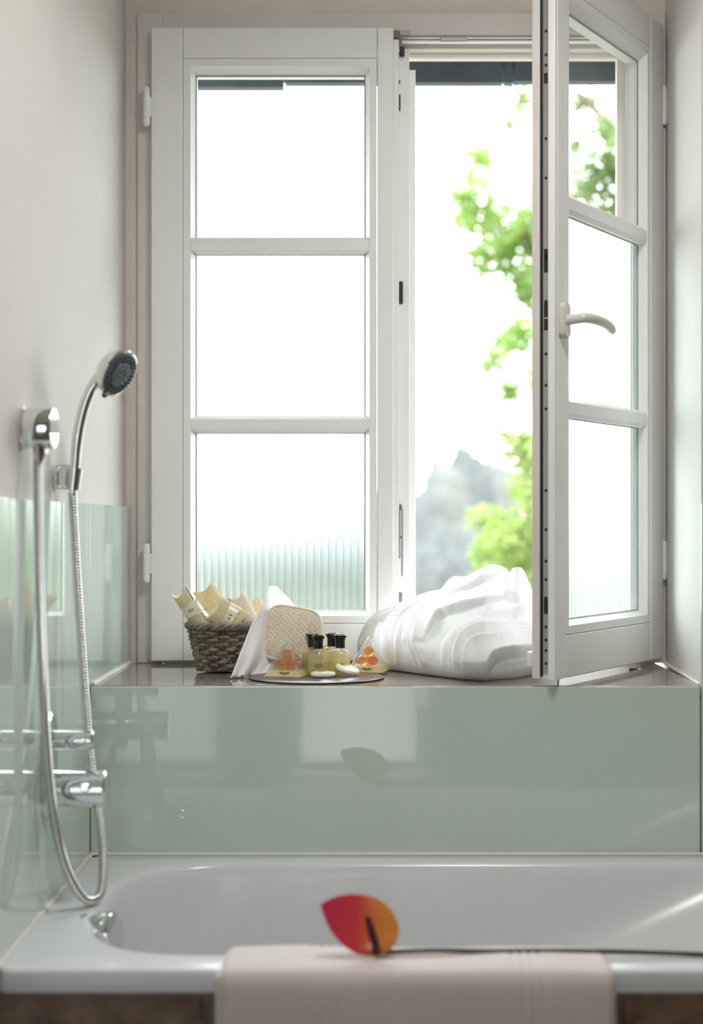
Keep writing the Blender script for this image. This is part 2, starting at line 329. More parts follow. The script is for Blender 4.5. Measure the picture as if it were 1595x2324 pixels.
# mitre gap line left of the head: old cracked joint
# ------------------------------------------------------------------ window sashes
W_, H_ = .545, 1.395
def rib_pane(name, x0, x1, z0, z1, y, root, s):
    n = 23; per = (x1-x0)/n; K = 8; nu = n*K+1
    def f(u, v):
        x = x0+(x1-x0)*u; return (s*x, y-.0018*abs(math.sin(PI*(x-x0)/per)), z0+(z1-z0)*v)
    return grid(name, nu, 2, f, M['ribbed'], root, local=True)
def make_sash(name, loc, s, rotz):
    """local frame: hinge edge at x=0, free edge at s*W, room face y=0, bottom z=0"""
    r = empty(name, loc, (0, 0, rotz)); T = .052
    def lb(nm, x0, x1, y0, y1, z0, z1, m=M['paint'], bev=.0025, par=r): return box(nm, s*x0, s*x1, y0, y1, z0, z1, m, par, bev, True)
    lb('stile', 0, .0695, 0, T, 0, H_)
    lb('stile', .4975, .5335, 0, T, 0, H_)
    lb('rail', .0699, .4971, .0004, T, 0, .0825)
    lb('rail', .0699, .4971, .0004, T, H_-.068, H_)
    xa, xb, za, zb = .0705, .4965, .0835, H_-.069
    # glazing beads: a flat fillet, then a slope down to the glass, mitred
    def bead(p0, p1, q0, q1, e0, e1):
        # p: outer front edge, q: inner front edge, e: foot at the glass
        vs = []
        for (a, y) in ((p0, .0012), (q0, .0012), (e0, .020), (e0, .049), (p0, .049)): vs.append((s*a[0], y, a[1]))
        for (a, y) in ((p1, .0012), (q1, .0012), (e1, .020), (e1, .049), (p1, .049)): vs.append((s*a[0], y, a[1]))
        fs = [(i, (i+1) % 5, 5+(i+1) % 5, 5+i) for i in range(5)]+[(4, 3, 2, 1, 0), (5, 6, 7, 8, 9)]
        mobj('glazing_bead', vs, fs, M['paint'], r, False, True)
    A = [(xa, za), (xb, za), (xb, zb), (xa, zb)]; B_ = [(xa+.016, za+.016), (xb-.016, za+.016), (xb-.016, zb-.016), (xa+.016, zb-.016)]
    E = [(xa+.0265, za+.0265), (xb-.0265, za+.0265), (xb-.0265, zb-.032), (xa+.0265, zb-.032)]
    for i in range(4):
        j = (i+1) % 4; bead(A[i], A[j], B_[i], B_[j], E[i], E[j])
    # two glazing bars with a bevelled nose
    ex0, ex1 = xa+.0265, xb-.0265
    zc = [.521, .9155]
    for z in zc:
        pr = [(.0022, z-.011), (.0022, z+.011), (.010, z+.0185), (.020, z+.0185), (.020, z-.0185), (.010, z-.0185)]
        n = len(pr); vs = []
        for (y, zz) in pr: vs.append((s*(xa+.017 if y < .005 else ex0+.0004), y, zz))
        for (y, zz) in pr: vs.append((s*(xb-.017 if y < .005 else ex1-.0004), y, zz))
        fs = [tuple(range(n)), tuple(range(2*n-1, n-1, -1))]+[(i, (i+1) % n, n+(i+1) % n, n+i) for i in range(n)]
        mobj('glazing_bar', vs, fs, M['paint'], r, False, True)
        lb('outer_glazing_bar', ex0, ex1, .026, .046, z-.014, z+.014)
    spans = [(za+.027, zc[0]-.018), (zc[0]+.018, zc[1]-.018), (zc[1]+.018, zb-.0325)]
    for k, (z0, z1) in enumerate(spans):
        if k == 2:
            vs = [(s*ex0, .0225, z0), (s*ex1, .0225, z0), (s*ex1, .0225, z1), (s*ex0, .0225, z1)]
            mobj('pane', vs, [(0, 1, 2, 3)], M['clear'], r, False, True)['label'] = 'clear upper pane'
        else:
            rib_pane('pane', ex0, ex1, z0, z1, .0235, r, s)['label'] = 'vertically ribbed obscure pane'
        # dark putty seal line around each pane
        bm = bmesh.new(); a, b2 = (s*ex0, s*ex1) if s > 0 else (s*ex1, s*ex0)
        for (x0, x1, q0, q1) in ((a, b2, z1-.0022, z1), (a, b2, z0, z0+.0016), (a, a+.0016, z0, z1), (b2-.0016, b2, z0, z1)): bm_box(bm, x0, x1, .0185, .0215, q0, q1)
        bmobj('pane_seal', bm, M['seal'], r, False, True)
    lb('drip_bar', .01, .52, T, T+.022, .018, .05, bev=.004)
    # two barrel hinges with turned ends
    for z in (.172, 1.178):
        h = lathe('hinge', [(0, 0), (.006, 0), (.0075, .003), (.0082, .008), (.0082, .0175), (.0076, .018), (.0076, .019), (.0082, .0195), (.0082, .0645), (.0076, .065), (.0076, .066), (.0082, .0665), (.0082, .077), (.0075, .083), (.006, .086), (0, .086)], M['paint'], r, 20,
                  Matrix.Translation((s*-.0105, .004, z-.0)), True, 30)
        lb('hinge_leaf', -.009, .003, .001, .005, z+.02, z+.064, par=r, bev=.0008)
    return r
M['seal'] = mat('grey_putty_seal', (150, 150, 146), .6)
sash = make_sash('window_sash', (-.482, 3.20, .8895), 1, 0)
tag(sash, 'closed white casement window with clear pane above two ribbed panes, behind basket', 'window')
# stepped meeting edge of the closed sash with its keepers
def lbx(nm, x0, x1, y0, y1, z0, z1, m, bev=.001): return box(nm, x0, x1, y0, y1, z0, z1, m, sash, bev, True)
lbx('meeting_step', .5337, .5450, .010, .050, .000, 1.3715, M['paint'])
lbx('meeting_step', .5452, .5690, .030, .068, .000, 1.352, M['paint'])
lbx('meeting_step', .5692, .5835, .055, .078, .000, 1.318, M['paint'])
lbx('corner_keeper', .5340, .5460, .002, .022, 1.373, 1.389, M['brass'])
lbx('keeper_plate', .5462, .5690, .004, .012, 1.3780, 1.3885, M['keeper'])
lbx('rubber_stop', .5470, .5580, .018, .0295, 1.339, 1.3585, M['darkhole'])
for z0, z1, x1 in ((.790, .840, .5545), (1.218, 1.255, .5490), (1.279, 1.287, .5485), (.125, .150, .5530)):
    lbx('keeper_plate', .5462, x1, .026, .0295, z0, z1, M['darkhole'] if z0 > .5 else M['keeper'])
bm = bmesh.new()
bm_box(bm, .5465, .5482, .0275, .0295, .225, .335); bm_box(bm, .5520, .5540, .0275, .0295, .185, .335); bm_box(bm, .5465, .5520, .0275, .0295, .333, .345); bm_box(bm, .5482, .5520, .0275, .0295, .270, .274)
bmobj('lock_fitting', bm, M['keeper'], sash, False, True)

THETA = math.radians(57)
sash2 = make_sash('window_sash', (.646, 3.207, .8955), -1, THETA)
tag(sash2, 'casement window standing open into the room, with lever handle', 'window')
def l2(nm, x0, x1, y0, y1, z0, z1, m, bev=.0008, par=None): return box(nm, -x0, -x1, y0, y1, z0, z1, m, par or sash2, bev, True)
l2('edge_lip', .5337, .5450, .0000, .0150, 0, H_, M['paint'], .002)
l2('lock_strip', .5337, .5362, .0155, .0300, .012, H_-.01, M['strip'])
l2('gasket', .5337, .5390, .0302, .0345, .005, H_-.005, M['gasket'])
l2('outer_lip', .5337, .5385, .0347, .0520, 0, H_, M['old_paint'], .002)
for z in (.03, .055, .075, .10, .155, .19, .225, .285, .36, .515, .560, .62, .72, .955, 1.03, 1.17, 1.19, 1.235):
    lathe('screw', [(0, .0), (.0032, .0), (.0028, .001), (0, .001)], M['darkhole'], sash2, 10, Matrix.Translation((-.5362, .023, z)) @ Matrix.Rotation(-PI/2, 4, 'Y'), True)
for z, hgt in ((.125, .03), (.665, .022), (.69, .03), (.775, .034), (.80, .02), (1.135, .02)):
    l2('lock_cam', .5360, .5372, .019, .027, z, z+hgt, M['darkhole'])
# lever handle
hd = empty('handle', (-.516, 0, .684)); hd.parent = sash2
prof = [(math.cos(a)*.0135, math.sin(a)*.0135+(.0215 if math.sin(a) > 0 else -.0215)) for a in [2*PI*k/32 for k in range(32)]]
bm = bmesh.new(); f = bm.faces.new([bm.verts.new((x, 0, z)) for x, z in prof])
ex = bmesh.ops.extrude_face_region(bm, geom=[f]); bmesh.ops.translate(bm, vec=(0, -.014, 0), verts=[v for v in ex['geom'] if isinstance(v, bmesh.types.BMVert)])
bmesh.ops.recalc_face_normals(bm, faces=bm.faces); bmesh.ops.bevel(bm, geom=[e for e in bm.edges if len(e.link_faces) == 2 and e.calc_face_angle() > 1.2], offset=.002, segments=2, affect='EDGES')
bmobj('rosette', bm, M['handle'], hd, True, True)
lev = spline([(0, -.012, 0, .0105), (0, -.034, .001, .0100), (.004, -.047, .002, .0100), (.020, -.055, .0015, .0100), (.055, -.058, .000, .0098), (.090, -.057, -.004, .0092), (.113, -.054, -.009, .0082), (.121, -.052, -.0125, .0055)], 5)
sweep('lever', [p[:3] for p in lev], [p[3] for p in lev], M['handle'], hd, 16, local=True)

# ------------------------------------------------------------------ outside: eave, ground, trees
ev = tag(empty('eave_gutter', (.2, 3.95, 2.35)), 'dark zinc eave gutter running across the top of the window outside', 'gutter')
ZE = EYE+(CY-188)*3.95/F_PX
for x0, x1, dz in ((-1.6, -.235, -.012), (-.233, .362, .0), (.364, .388, .0), (.390, 2.2, .004)):
    box('gutter_section', x0, x1, 3.95, 3.99, ZE+dz, ZE+.062, M['zinc'], ev, .002)
box('gutter_lip', -1.6, 2.2, 3.938, 4.05, ZE+.0625, ZE+.076, M['zinc'], ev, .003)
box('soffit_board', -1.6, 2.2, 3.405, 3.937, ZE+.078, ZE+.10, M['zinc'], ev)
gd = struct(grid('ground', 24, 24, lambda u, v: (-60+130*u, -30+124*v, -3.2+10.5*max(0, v-.42)**1.3+.5*noise.noise((u*9, v*9, 0))), M['grass']))

LM = [leaf_mat('fresh_green_leaves', (.20, .33, .08), (.31, .44, .14), .5), leaf_mat('yellow_green_leaves', (.23, .34, .09), (.34, .43, .17), .5), leaf_mat('deep_green_leaves', (.16, .25, .09), (.25, .33, .13), .5)]
def tree(name, label, clusters, D, trunk, m, leaf=.06, dens=1.0, group='trees outside the window'):
    root = tag(empty(name, trunk[0][:3]), label, 'tree', group)
    vs = []; fs = []
    for (px, py, rx, ry) in clusters:
        c = P(px, py, D+random.uniform(-.4, .4)); ax, az = 1.12*rx*D/F_PX, 1.12*ry*D/F_PX; ay = (ax+az)*.6
        n = int(dens*ax*az/(leaf*leaf)*26)
        for _ in range(n):
            d = Vector((random.gauss(0, 1), random.gauss(0, 1), random.gauss(0, 1))).normalized()*random.random()**.45
            p = c+Vector((d.x*ax, d.y*ay, d.z*az)); R = Euler((random.uniform(-1, 1), random.uniform(-1, 1), random.uniform(0, 6.28))).to_matrix()
            s = leaf*random.uniform(.6, 1.25); b = len(vs)
            for q in ((0, -.5, 0), (.3, -.08, .06), (0, .5, -.05), (-.3, -.08, .06)): vs.append(p+R @ (Vector(q)*s))
            fs += [(b, b+1, b+2), (b, b+2, b+3)]
    f = mobj('foliage', vs, fs, m, root, False); f['kind'] = 'stuff'
    sweep('trunk', [t[:3] for t in trunk], [t[3] for t in trunk], M['bark'], root, 10)
    for (px, py, rx, ry) in clusters[::2]:
        c = P(px, py, D); t = min(trunk[1:], key=lambda q: (Vector(q[:3])-c).length-(.6 if q[2] < c.z else 0))
        a = Vector(t[:3]); mid = (a+c)/2+Vector((0, 0, .06)); sweep('branch', [a, mid, c], [t[3]*.35, t[3]*.22, .004], M['bark'], root, 6)
    return root
def T(px, py, D, r): return (*P(px, py, D), r)
tree('maple_tree', 'slender fresh green tree standing in the open half of the window', [(1085, 365, 38, 40), (1070, 440, 52, 40), (1120, 500, 72, 55), (1060, 500, 40, 25), (1105, 590, 66, 50), (1165, 560, 52, 60), (1185, 640, 45, 45), (1205, 520, 40, 60), (1150, 775, 46, 32), (1120, 828, 38, 34), (1150, 890, 32, 36), (1185, 760, 40, 40), (1230, 660, 60, 80), (1250, 480, 50, 80), (1240, 850, 60, 60)], 9.0,
     [(*P(1330, 2600, 9.0)[:2], -3.1, .09), T(1310, 1300, 9, .07), T(1290, 900, 9, .05), T(1245, 620, 9, .025), T(1165, 480, 9, .010), T(1090, 350, 9, .004)], LM[0], .052, 2.0)
tree('overhanging_tree', 'tree with a slanting branch seen through the open sash top pane', [(1185, 225, 28, 45), (1160, 270, 16, 24), (1325, 235, 34, 30), (1375, 300, 42, 40), (1350, 390, 55, 50), (1400, 420, 60, 60), (1320, 440, 36, 40), (1385, 480, 48, 40), (1450, 330, 70, 70), (1310, 330, 25, 40), (1420, 560, 80, 60), (1470, 480, 80, 80)], 7.0,
     [(*P(1750, 2600, 7.0)[:2], -3.1, .13), T(1720, 1200, 7, .11), T(1640, 700, 7, .08), T(1500, 410, 7, .05), T(1400, 300, 7, .022), T(1305, 205, 7, .010)], LM[2], .045, 1.6)
tree('lime_green_shrub_tree', 'bright yellow-green tree crown low in the opening behind the white bundle', [(1165, 1000, 42, 36), (1200, 1040, 50, 50), (1190, 1110, 40, 40), (1110, 1180, 50, 32), (1160, 1225, 60, 50), (1110, 1255, 46, 40), (1190, 1290, 70, 60), (1110, 1330, 60, 50), (1230, 1180, 60, 80), (1250, 1050, 60, 80), (1180, 1400, 110, 70)], 8.0,
     [(*P(1215, 2500, 8.0)[:2], -3.1, .06), T(1212, 1500, 8, .05), T(1208, 1280, 8, .04), T(1200, 1120, 8, .025), T(1190, 1000, 8, .01)], LM[1], .055, 1.8)
# the wood on the far slope: one crown and trunk per tree
HM = [leaf_mat('hazed_blue_green_foliage', (.095, .109, .107), (.13, .145, .138), .1), leaf_mat('hazed_grey_green_foliage', (.12, .133, .122), (.165, .178, .16), .1)]  # distance haze is put into these pale grey foliage colours
def wood_tree(px, py_top, D, wid, m, label):
    top = P(px, py_top, D); g = -2.2; H = top.z-g; rw = wid*D/F_PX
    root = tag(empty('woodland_tree', (top.x, D, g)), label, 'tree', 'trees of the far wood')
    bm = bmesh.new(); bmesh.ops.create_icosphere(bm, subdivisions=4, radius=1.0); sd = random.random()*50
    for v in bm.verts:
        c = v.co.copy(); k = 1+.24*noise.noise(c*1.7+Vector((sd, 0, 0)))+.22*noise.noise(c*4.1+Vector((sd, 3, 0)))+.12*noise.noise(c*9+Vector((0, sd, 0)))
        t = 1-.15*max(0, c.z)
        v.co = Vector((top.x+c.x*rw*k*t, D+c.y*rw*k*t, g+H*.54+c.z*H*.46*k))
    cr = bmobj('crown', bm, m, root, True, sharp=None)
    sweep('trunk', [(top.x, D, g-1.2), (top.x, D, g+H*.4)], [.25, .15], M['bark'], root, 8)
hid = 'blurred tree of the far wood behind the ribbed panes of the closed window'
WN = [hid, hid, hid, hid, 'hazy tree of the far wood next to the meeting edge of the closed window', 'hazy tree left of the tallest crown in the far wood', 'tallest hazy tree crown of the far wood in the open half', 'hazy tree right of the tallest crown, half behind yellow-green leaves', 'nearer hazy tree low in the middle of the open half', 'nearer hazy tree low beside the yellow-green crown', 'lowest hazy tree just above the left slope of the white bundle', 'blurred tree of the far wood behind the ribbed panes of the open casement']
wl_ = [(420, 1100, 60, 120), (590, 1130, 52, 110), (730, 1085, 58, 100), (850, 1120, 50, 80), (945, 1110, 46, 70), (1010, 1060, 60, 75), (1062, 1012, 64, 62), (1122, 1040, 74, 62), (1010, 1190, 40, 70), (1090, 1160, 42, 60), (940, 1230, 36, 60), (1330, 1050, 60, 130)]
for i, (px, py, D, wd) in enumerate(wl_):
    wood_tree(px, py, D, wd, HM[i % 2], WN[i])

# ------------------------------------------------------------------ bath tub
TX0, TX1, TY0, TY1 = GL+.001, 1.17, 2.06, YF-.0125
tub = tag(empty('bathtub', (.33, 2.42, 0)), 'white glossy built-in bathtub under the window', 'bathtub')
BX0, BX1, BY0, BY1 = -.450, .900, 2.140, 2.712
def stadium(il, ir, iy, n=160, el=.23, er=.30):
    x0, x1, y0, y1 = BX0+il, BX1-ir, BY0+iy, BY1-iy; cy = (y0+y1)/2; b = (y1-y0)/2; el_ = min(el, b*1.1); er_ = min(er, (x1-x0)*.5)
    pts = []
    q = n//4
    for k in range(q): a = PI/2+PI*k/q; pts.append((x0+el_+el_*math.copysign(abs(math.cos(a))**.72, math.cos(a)), cy+b*math.copysign(abs(math.sin(a))**.72, math.sin(a))))
    for k in range(q): t = k/q; pts.append((x0+el_+(x1-er_-x0-el_)*t, y0))
    for k in range(q): a = -PI/2+PI*k/q; pts.append((x1-er_+er_*math.copysign(abs(math.cos(a))**.9, math.cos(a)), cy+b*math.copysign(abs(math.sin(a))**.8, math.sin(a))))
    for k in range(q): t = k/q; pts.append((x1-er_+(x0+el_-x1+er_)*t, y1))
    return pts
inner = stadium(0, 0, 0); n = len(inner)
def outer_pt(p, ins):
    x0, x1, y0, y1 = TX0+ins, TX1-ins, TY0+ins, TY1-ins
    cx, cy = (x0+x1)/2, (y0+y1)/2; sx = (p[0]-(BX0+BX1)/2)/((BX1-BX0)/2); sy = (p[1]-(BY0+BY1)/2)/((BY1-BY0)/2)
    k = max(abs(sx), abs(sy), 1e-6); return (cx+sx/k*(x1-x0)/2, cy+sy/k*(y1-y0)/2)
loops = []
loops.append([(*outer_pt(p, .03), ZT-.035) for p in inner]); loops.append([(*outer_pt(p, .0), ZT-.032) for p in inner])
loops.append([(*outer_pt(p, .0), ZT-.006) for p in inner]); loops.append([(*outer_pt(p, .002), ZT-.0015) for p in inner]); loops.append([(*outer_pt(p, .006), ZT) for p in inner])
for il, ir, iy, z in ((-.012, -.012, -.012, ZT), (-.006, -.006, -.006, ZT-.0008), (-.001, -.001, -.001, ZT-.004), (.003, .004, .003, ZT-.010), (.008, .05, .007, ZT-.03), (.018, .22, .018, ZT-.10), (.03, .44, .032, ZT-.20), (.045, .58, .05, ZT-.29), (.065, .66, .075, ZT-.34), (.10, .71, .11, ZT-.362), (.16, .78, .17, ZT-.372)):
    loops.append([(x, y, z) for x, y in stadium(il, ir, iy)])
vs = [p for L in loops for p in L]; fs = []
for a in range(len(loops)-1):
    for k in range(n): k2 = (k+1) % n; fs.append((a*n+k, a*n+k2, (a+1)*n+k2, (a+1)*n+k))
fs.append(tuple((len(loops)-1)*n+k for k in range(n)))
mobj('tub_shell', vs, fs, M['acrylic'], tub, True, sharp=50)
sweep('silicone_bead', [(GL+.003, 1.99+.075, ZT+.002), (GL+.003, TY1-.004, ZT+.002)], .005, M['silicone'], tub, 8)
sweep('silicone_bead', [(GL+.003, TY1-.001, ZT+.002), (TX1, TY1-.001, ZT+.002)], .004, M['silicone'], tub, 8)
# overflow filler on the head end of the basin
of = empty('overflow_filler', (0, 0, 0)); of.parent = tub; of.location = -Vector(tub.location)
OC = Vector((-.455, 2.34, .528))
lathe('filler_hood', [(0, -.004), (.026, -.004), (.029, .004), (.034, .018), (.0365, .034), (.0365, .042), (.033, .049), (.020, .053), (0, .054)], M['chrome'], of, 36, axis_mtx(OC, (1, -.22, .16)))
lathe('filler_flange', [(0, -.006), (.036, -.006), (.036, -.001), (.025, .003), (0, .003)], M['chrome'], of, 36, axis_mtx(OC, (1, -.22, .16)))
sur = empty('bath_surround', (.33, 2.08, 0)); sur['kind'] = 'structure'; sur['label'] = 'brown marble front panel under the bathtub rim'
for x0, x1 in ((GL+.001, -.2405), (-.2395, .3595), (.3605, .9595), (.9605, TX1)):
    box('stone_panel', x0, x1, TY0+.010, TY0+.028, 0.001, ZT-.036, M['apron'], sur, .001)

# ------------------------------------------------------------------ chrome fittings on the left wall
so = tag(empty('shower_outlet', (XL, 2.277, 1.342)), 'round chrome hose outlet high on the left wall', 'shower outlet')
lathe('outlet_body', [(0, 0), (.034, 0), (.034, .004), (.032, .006), (.032, .047), (.0305, .050), (0, .051)], M['chrome'], so, 40, axis_mtx((XL+.0005, 2.277, 1.342), (1, 0, 0)))
HX = XL+.0285
lathe('hose_nut', [(0, 0), (.0125, 0), (.0125, -.010), (.0095, -.017), (.0075, -.023), (0, -.023)], M['chrome'], so, 8, Matrix.Translation((HX, 2.277, 1.312)), sharp=20)
# bracket and hand shower
br = tag(empty('shower_bracket', (XL, 2.50, 1.27)), 'small chrome wall bracket holding the hand shower', 'bracket')
hsx = P(168, 1085, 2.5).x
lathe('bracket_plate', [(0, 0), (.021, 0), (.021, .005), (.019, .007), (0, .007)], M['chrome'], br, 32, axis_mtx((XL+.0005, 2.515, 1.272), (1, 0, 0)))
box('bracket_arm', XL+.006, hsx-.010, 2.500, 2.530, 1.2575, 1.288, M['chrome'], br, .003)
for z in (1.2925, 1.2535): box('bracket_claw', XL+.004, hsx-.008, 2.505, 2.525, z-.0022, z+.0022, M['chrome'], br, .001)
ring_p = [P(170, 1062, 2.5), P(164.5, 1112, 2.5)]
d = (ring_p[0]-ring_p[1]); L_ = d.length
lathe('bracket_collar', [(.0100, 0), (.0128, .0), (.0148, L_), (.0118, L_)], M['chrome'], br, 28, axis_mtx(ring_p[1], d))
hs = tag(empty('hand_shower', P(165, 1112, 2.5)), 'chrome hand shower hanging in its bracket on the left wall', 'hand shower')
hp = spline([(164.3, 1116, 8.0), (166, 1095, 9.5), (170, 1060, 11.3), (174, 1010, 12.6), (182, 960, 13.0), (194, 915, 13.0), (209, 880, 13.2), (226, 858, 16), (240, 850, 20)], 7)
sweep('handle', [P(p[0], p[1], 2.5) for p in hp], [p[2]*2.5/F_PX for p in hp], M['chrome'], hs, 24)
nrm = Vector((.77, -.42, -.48)).normalized(); FC = P(270, 848, 2.488); mx = axis_mtx(FC, nrm)
lathe('head', [(0, -.036), (.014, -.0345), (.026, -.029), (.036, -.019), (.0415, -.009), (.0432, -.002), (.0425, .001), (.0395, .002)], M['chrome'], hs, 44, mx)
lathe('face_plate', [(.0398, .0015), (.038, .003), (.022, .0035), (.021, .0055), (.012, .006), (.011, .0045), (0, .0048)], M['nozzle'], hs, 44, mx)
vs = []; fs = []
for rr, cnt in ((.034, 30), (.029, 24), (.025, 20), (.016, 10), (.007, 5)):
    for k in range(cnt):
        a = 2*PI*k/cnt; v, f = lathe_geo([(.0013, .003), (.0011, .0075), (0, .008)], 6, mx @ Matrix.Translation((rr*math.cos(a), rr*math.sin(a), 0)))
        b0 = len(vs); vs += v; fs += [tuple(i+b0 for i in q) for q in f]
nz = mobj('nozzles', vs, fs, M['darkhole'], hs); nz['kind'] = 'stuff'
sweep('spray_tab', [P(240, 890, 2.47), P(238, 896, 2.465), P(235.5, 899, 2.462)], [.004, .0055, .004], M['blackplastic'], hs, 12)
# hose: from the outlet down in a long loop and up to the hand shower
ho = tag(empty('shower_hose', P(205, 2050, 2.40)), 'ribbed chrome shower hose hanging in a long loop on the left wall', 'hose')
Hpts = [(*P(85.5, 1040, 2.277),), (*P(86, 1150, 2.278),), (*P(90, 1350, 2.28),), (*P(97, 1530, 2.285),), (*P(106, 1700, 2.30),), (*P(120, 1840, 2.32),), (*P(145, 1955, 2.345),), (*P(178, 2025, 2.375),), (*P(207, 2043, 2.40),), (*P(230, 2020, 2.43),), (*P(233, 1930, 2.455),), (*P(222, 1830, 2.47),), (*P(205, 1720, 2.485),), (*P(195, 1600, 2.495),), (*P(180, 1400, 2.50),), (*P(170, 1230, 2.50),), (*P(164.5, 1120, 2.50),)]
raw = [Vector(p) for p in spline(Hpts, 30)]
cum = [0.0]
for a, b in zip(raw, raw[1:]): cum.append(cum[-1]+(b-a).length)
pitch = .0052; sub = 5; N = int(cum[-1]/pitch*sub); pts = []; rd = []; j = 0
for i in range(N+1):
    s_ = cum[-1]*i/N
    while j < len(cum)-2 and cum[j+1] < s_: j += 1
    pts.append(raw[j].lerp(raw[j+1], (s_-cum[j])/max(1e-9, cum[j+1]-cum[j]))); rd.append(.0066+.0015*abs(math.sin(PI*i/sub)))
sweep('hose_sleeve', pts, rd, M['chrome_soft'], ho, 12)
lathe('hose_cone', [(0, 0), (.0068, 0), (.0078, .012), (0, .012)], M['chrome'], ho, 16, axis_mtx(P(164.5, 1133, 2.5), (0, 0, 1)))
# mixer with an oval plate and two knobs
mxr = tag(empty('bath_mixer', (GL, 2.40, .79)), 'chrome bath mixer with oval plate and two knobs on the green glass', 'mixer')
PY = 2.40
pl = [(.043*math.cos(a)+PY, .792+(.045 if math.sin(a) > 0 else -.045)+.045*math.sin(a)) for a in [2*PI*k/64 for k in range(64)]]
vs = [(GL+.0005, y, z) for y, z in pl]+[(GL+.008, y, z) for y, z in pl]+[(GL+.011, PY+(y-PY)*.9, .792+(z-.792)*.95) for y, z in pl]
fs = [(k, (k+1) % 64, 64+(k+1) % 64, 64+k) for k in range(64)]+[(64+k, 64+(k+1) % 64, 128+(k+1) % 64, 128+k) for k in range(64)]+[tuple(128+k for k in range(64)), tuple(range(63, -1, -1))]
mobj('plate', vs, fs, M['chrome'], mxr, True, sharp=30)
def knob(z, r, x1, nm):
    k = lathe(nm, [(0, .008), (r, .008), (r, .04), (r-.0008, .0405), (r-.0008, .0415), (r, .042), (r, x1-.003), (r-.002, x1-.0004), (r-.0025, x1), (0, x1)], M['chrome'], mxr, 44, axis_mtx((GL, PY, z), (1, 0, 0)))
    return k
knob(.835, .0160, P(213, 1682, 2.40).x-GL, 'diverter_knob'); knob(.755, .0305, P(243, 1793, 2.40).x-GL, 'temperature_knob')
lathe('lever_pin', [(0, 0), (.0035, 0), (.0035, .010), (.0025, .0115), (0, .0115)], M['chrome'], mxr, 14, axis_mtx((GL+.063, PY-.015, .836), (0, -1, .15)))
lathe('lever_pin', [(0, 0), (.0075, 0), (.0075, .010), (.006, .0125), (0, .0125)], M['chrome'], mxr, 16, axis_mtx((GL+.070, PY-.028, .762), (0, -1, .2)))
lathe('set_screw', [(0, 0), (.0022, 0), (.0022, .001), (0, .001)], M['darkhole'], mxr, 12, axis_mtx((GL+.082, PY-.017, .7290), (0, -.5, -.86)))

# ------------------------------------------------------------------ towel over the bath rim and the flower
tw = tag(empty('bath_towel', (.07, 2.09, ZT)), 'thick folded white bath towel hung over the front rim of the bathtub', 'towel')
x0, x1 = P(492, 2250, 2.03).x, P(1404, 2250, 2.03).x
prof = spline([(2.0300, .10), (2.0290, .30), (2.0280, .45), (2.0285, .53), (2.0320, .556), (2.0430, .5675), (2.075, .5710), (2.115, .5710), (2.143, .5695), (2.154, .564), (2.160, .545), (2.166, .50), (2.170, .42), (2.174, .34)], 5)
cl = [0.0]
for a, b in zip(prof, prof[1:]): cl.append(cl[-1]+math.dist(a, b))
def towel_pt(u, v):
    k = v*(len(prof)-1); i = min(int(k), len(prof)-2); t = k-i
    y = prof[i][0]+(prof[i+1][0]-prof[i][0])*t; z = prof[i][1]+(prof[i+1][1]-prof[i][1])*t
    a = prof[max(0, i-1)]; b = prof[min(len(prof)-1, i+2)]; ny, nz = -(b[1]-a[1]), b[0]-a[0]; l = math.hypot(ny, nz); ny /= l; nz /= l
    x = x0+(x1-x0)*u
    edge = min(u, 1-u)*(x1-x0); e = -.013*(1-min(1, edge/.016))**2                 # rounded fold at both side edges
    w_ = .0016*math.sin(x*21+z*6)+.0012*noise.noise((x*9, z*9, y*9))
    for bx in (.165, .178, .191, .204):                                             # woven border stripes near both ends
        for q in (u*(x1-x0)-bx+.035, (1-u)*(x1-x0)-bx+.06): w_ -= .0022*math.exp(-(q/.0028)**2)
    x += (.004*math.sin(z*9) if u in (0, 1) else 0)
    return (x, y+ny*(w_+e), z+nz*(w_+e))
grid('towel_cloth', 240, 64, towel_pt, M['terry2'], tw)
for u in (0, 1):                                                                    # side edge of the folded stack, two layers
    o = 1 if u == 0 else -1
    pa = [towel_pt(u, j/63) for j in range(64)]
    v = []; f = []
    for (x, y, z), (yy, zz) in zip(pa, [prof[min(len(prof)-1, int(j/63*(len(prof)-1)))] for j in range(64)]): v.append((x, y, z)); v.append((x+o*.006, y+(2.10-y)*.12, z-.011 if z > .55 else z))
    for j in range(63): f.append((2*j, 2*j+1, 2*j+3, 2*j+2))
    mobj('towel_edge', v, f, M['terry2'], tw)
fl = tag(empty('anthurium_flower', P(850, 2170, 2.09)), 'cut red and orange anthurium flower lying on the white towel', 'flower')
DF = 2.085
ol = spline([(727, 2052), (760, 2036), (800, 2029), (845, 2036), (880, 2056), (900, 2088), (905, 2118), (893, 2148), (868, 2166), (838, 2170), (806, 2163), (775, 2142), (750, 2112), (735, 2080), (727, 2052)], 6)[:-1]
cx_, cy_ = 842, 2118
def sp_pt(u, v):
    k = u*len(ol); i = int(k) % len(ol); t = k-int(k); a, b = ol[i], ol[(i+1) % len(ol)]
    ex_, ey_ = a[0]+(b[0]-a[0])*t, a[1]+(b[1]-a[1])*t
    x_, y_ = cx_+(ex_-cx_)*v, cy_+(ey_-cy_)*v
    tipd = math.hypot(ex_-cx_, ey_-cy_)/115
    dep = .030*(1-v*v)*.55-.006*v*tipd+.02*(x_-815)/90*.35-.012*(y_-2100)/70
    return P(x_, y_, DF+dep)
grid('spathe', len(ol), 14, lambda u, v: sp_pt(u, max(.02, v)), M['spathe'], fl, closed_u=True)
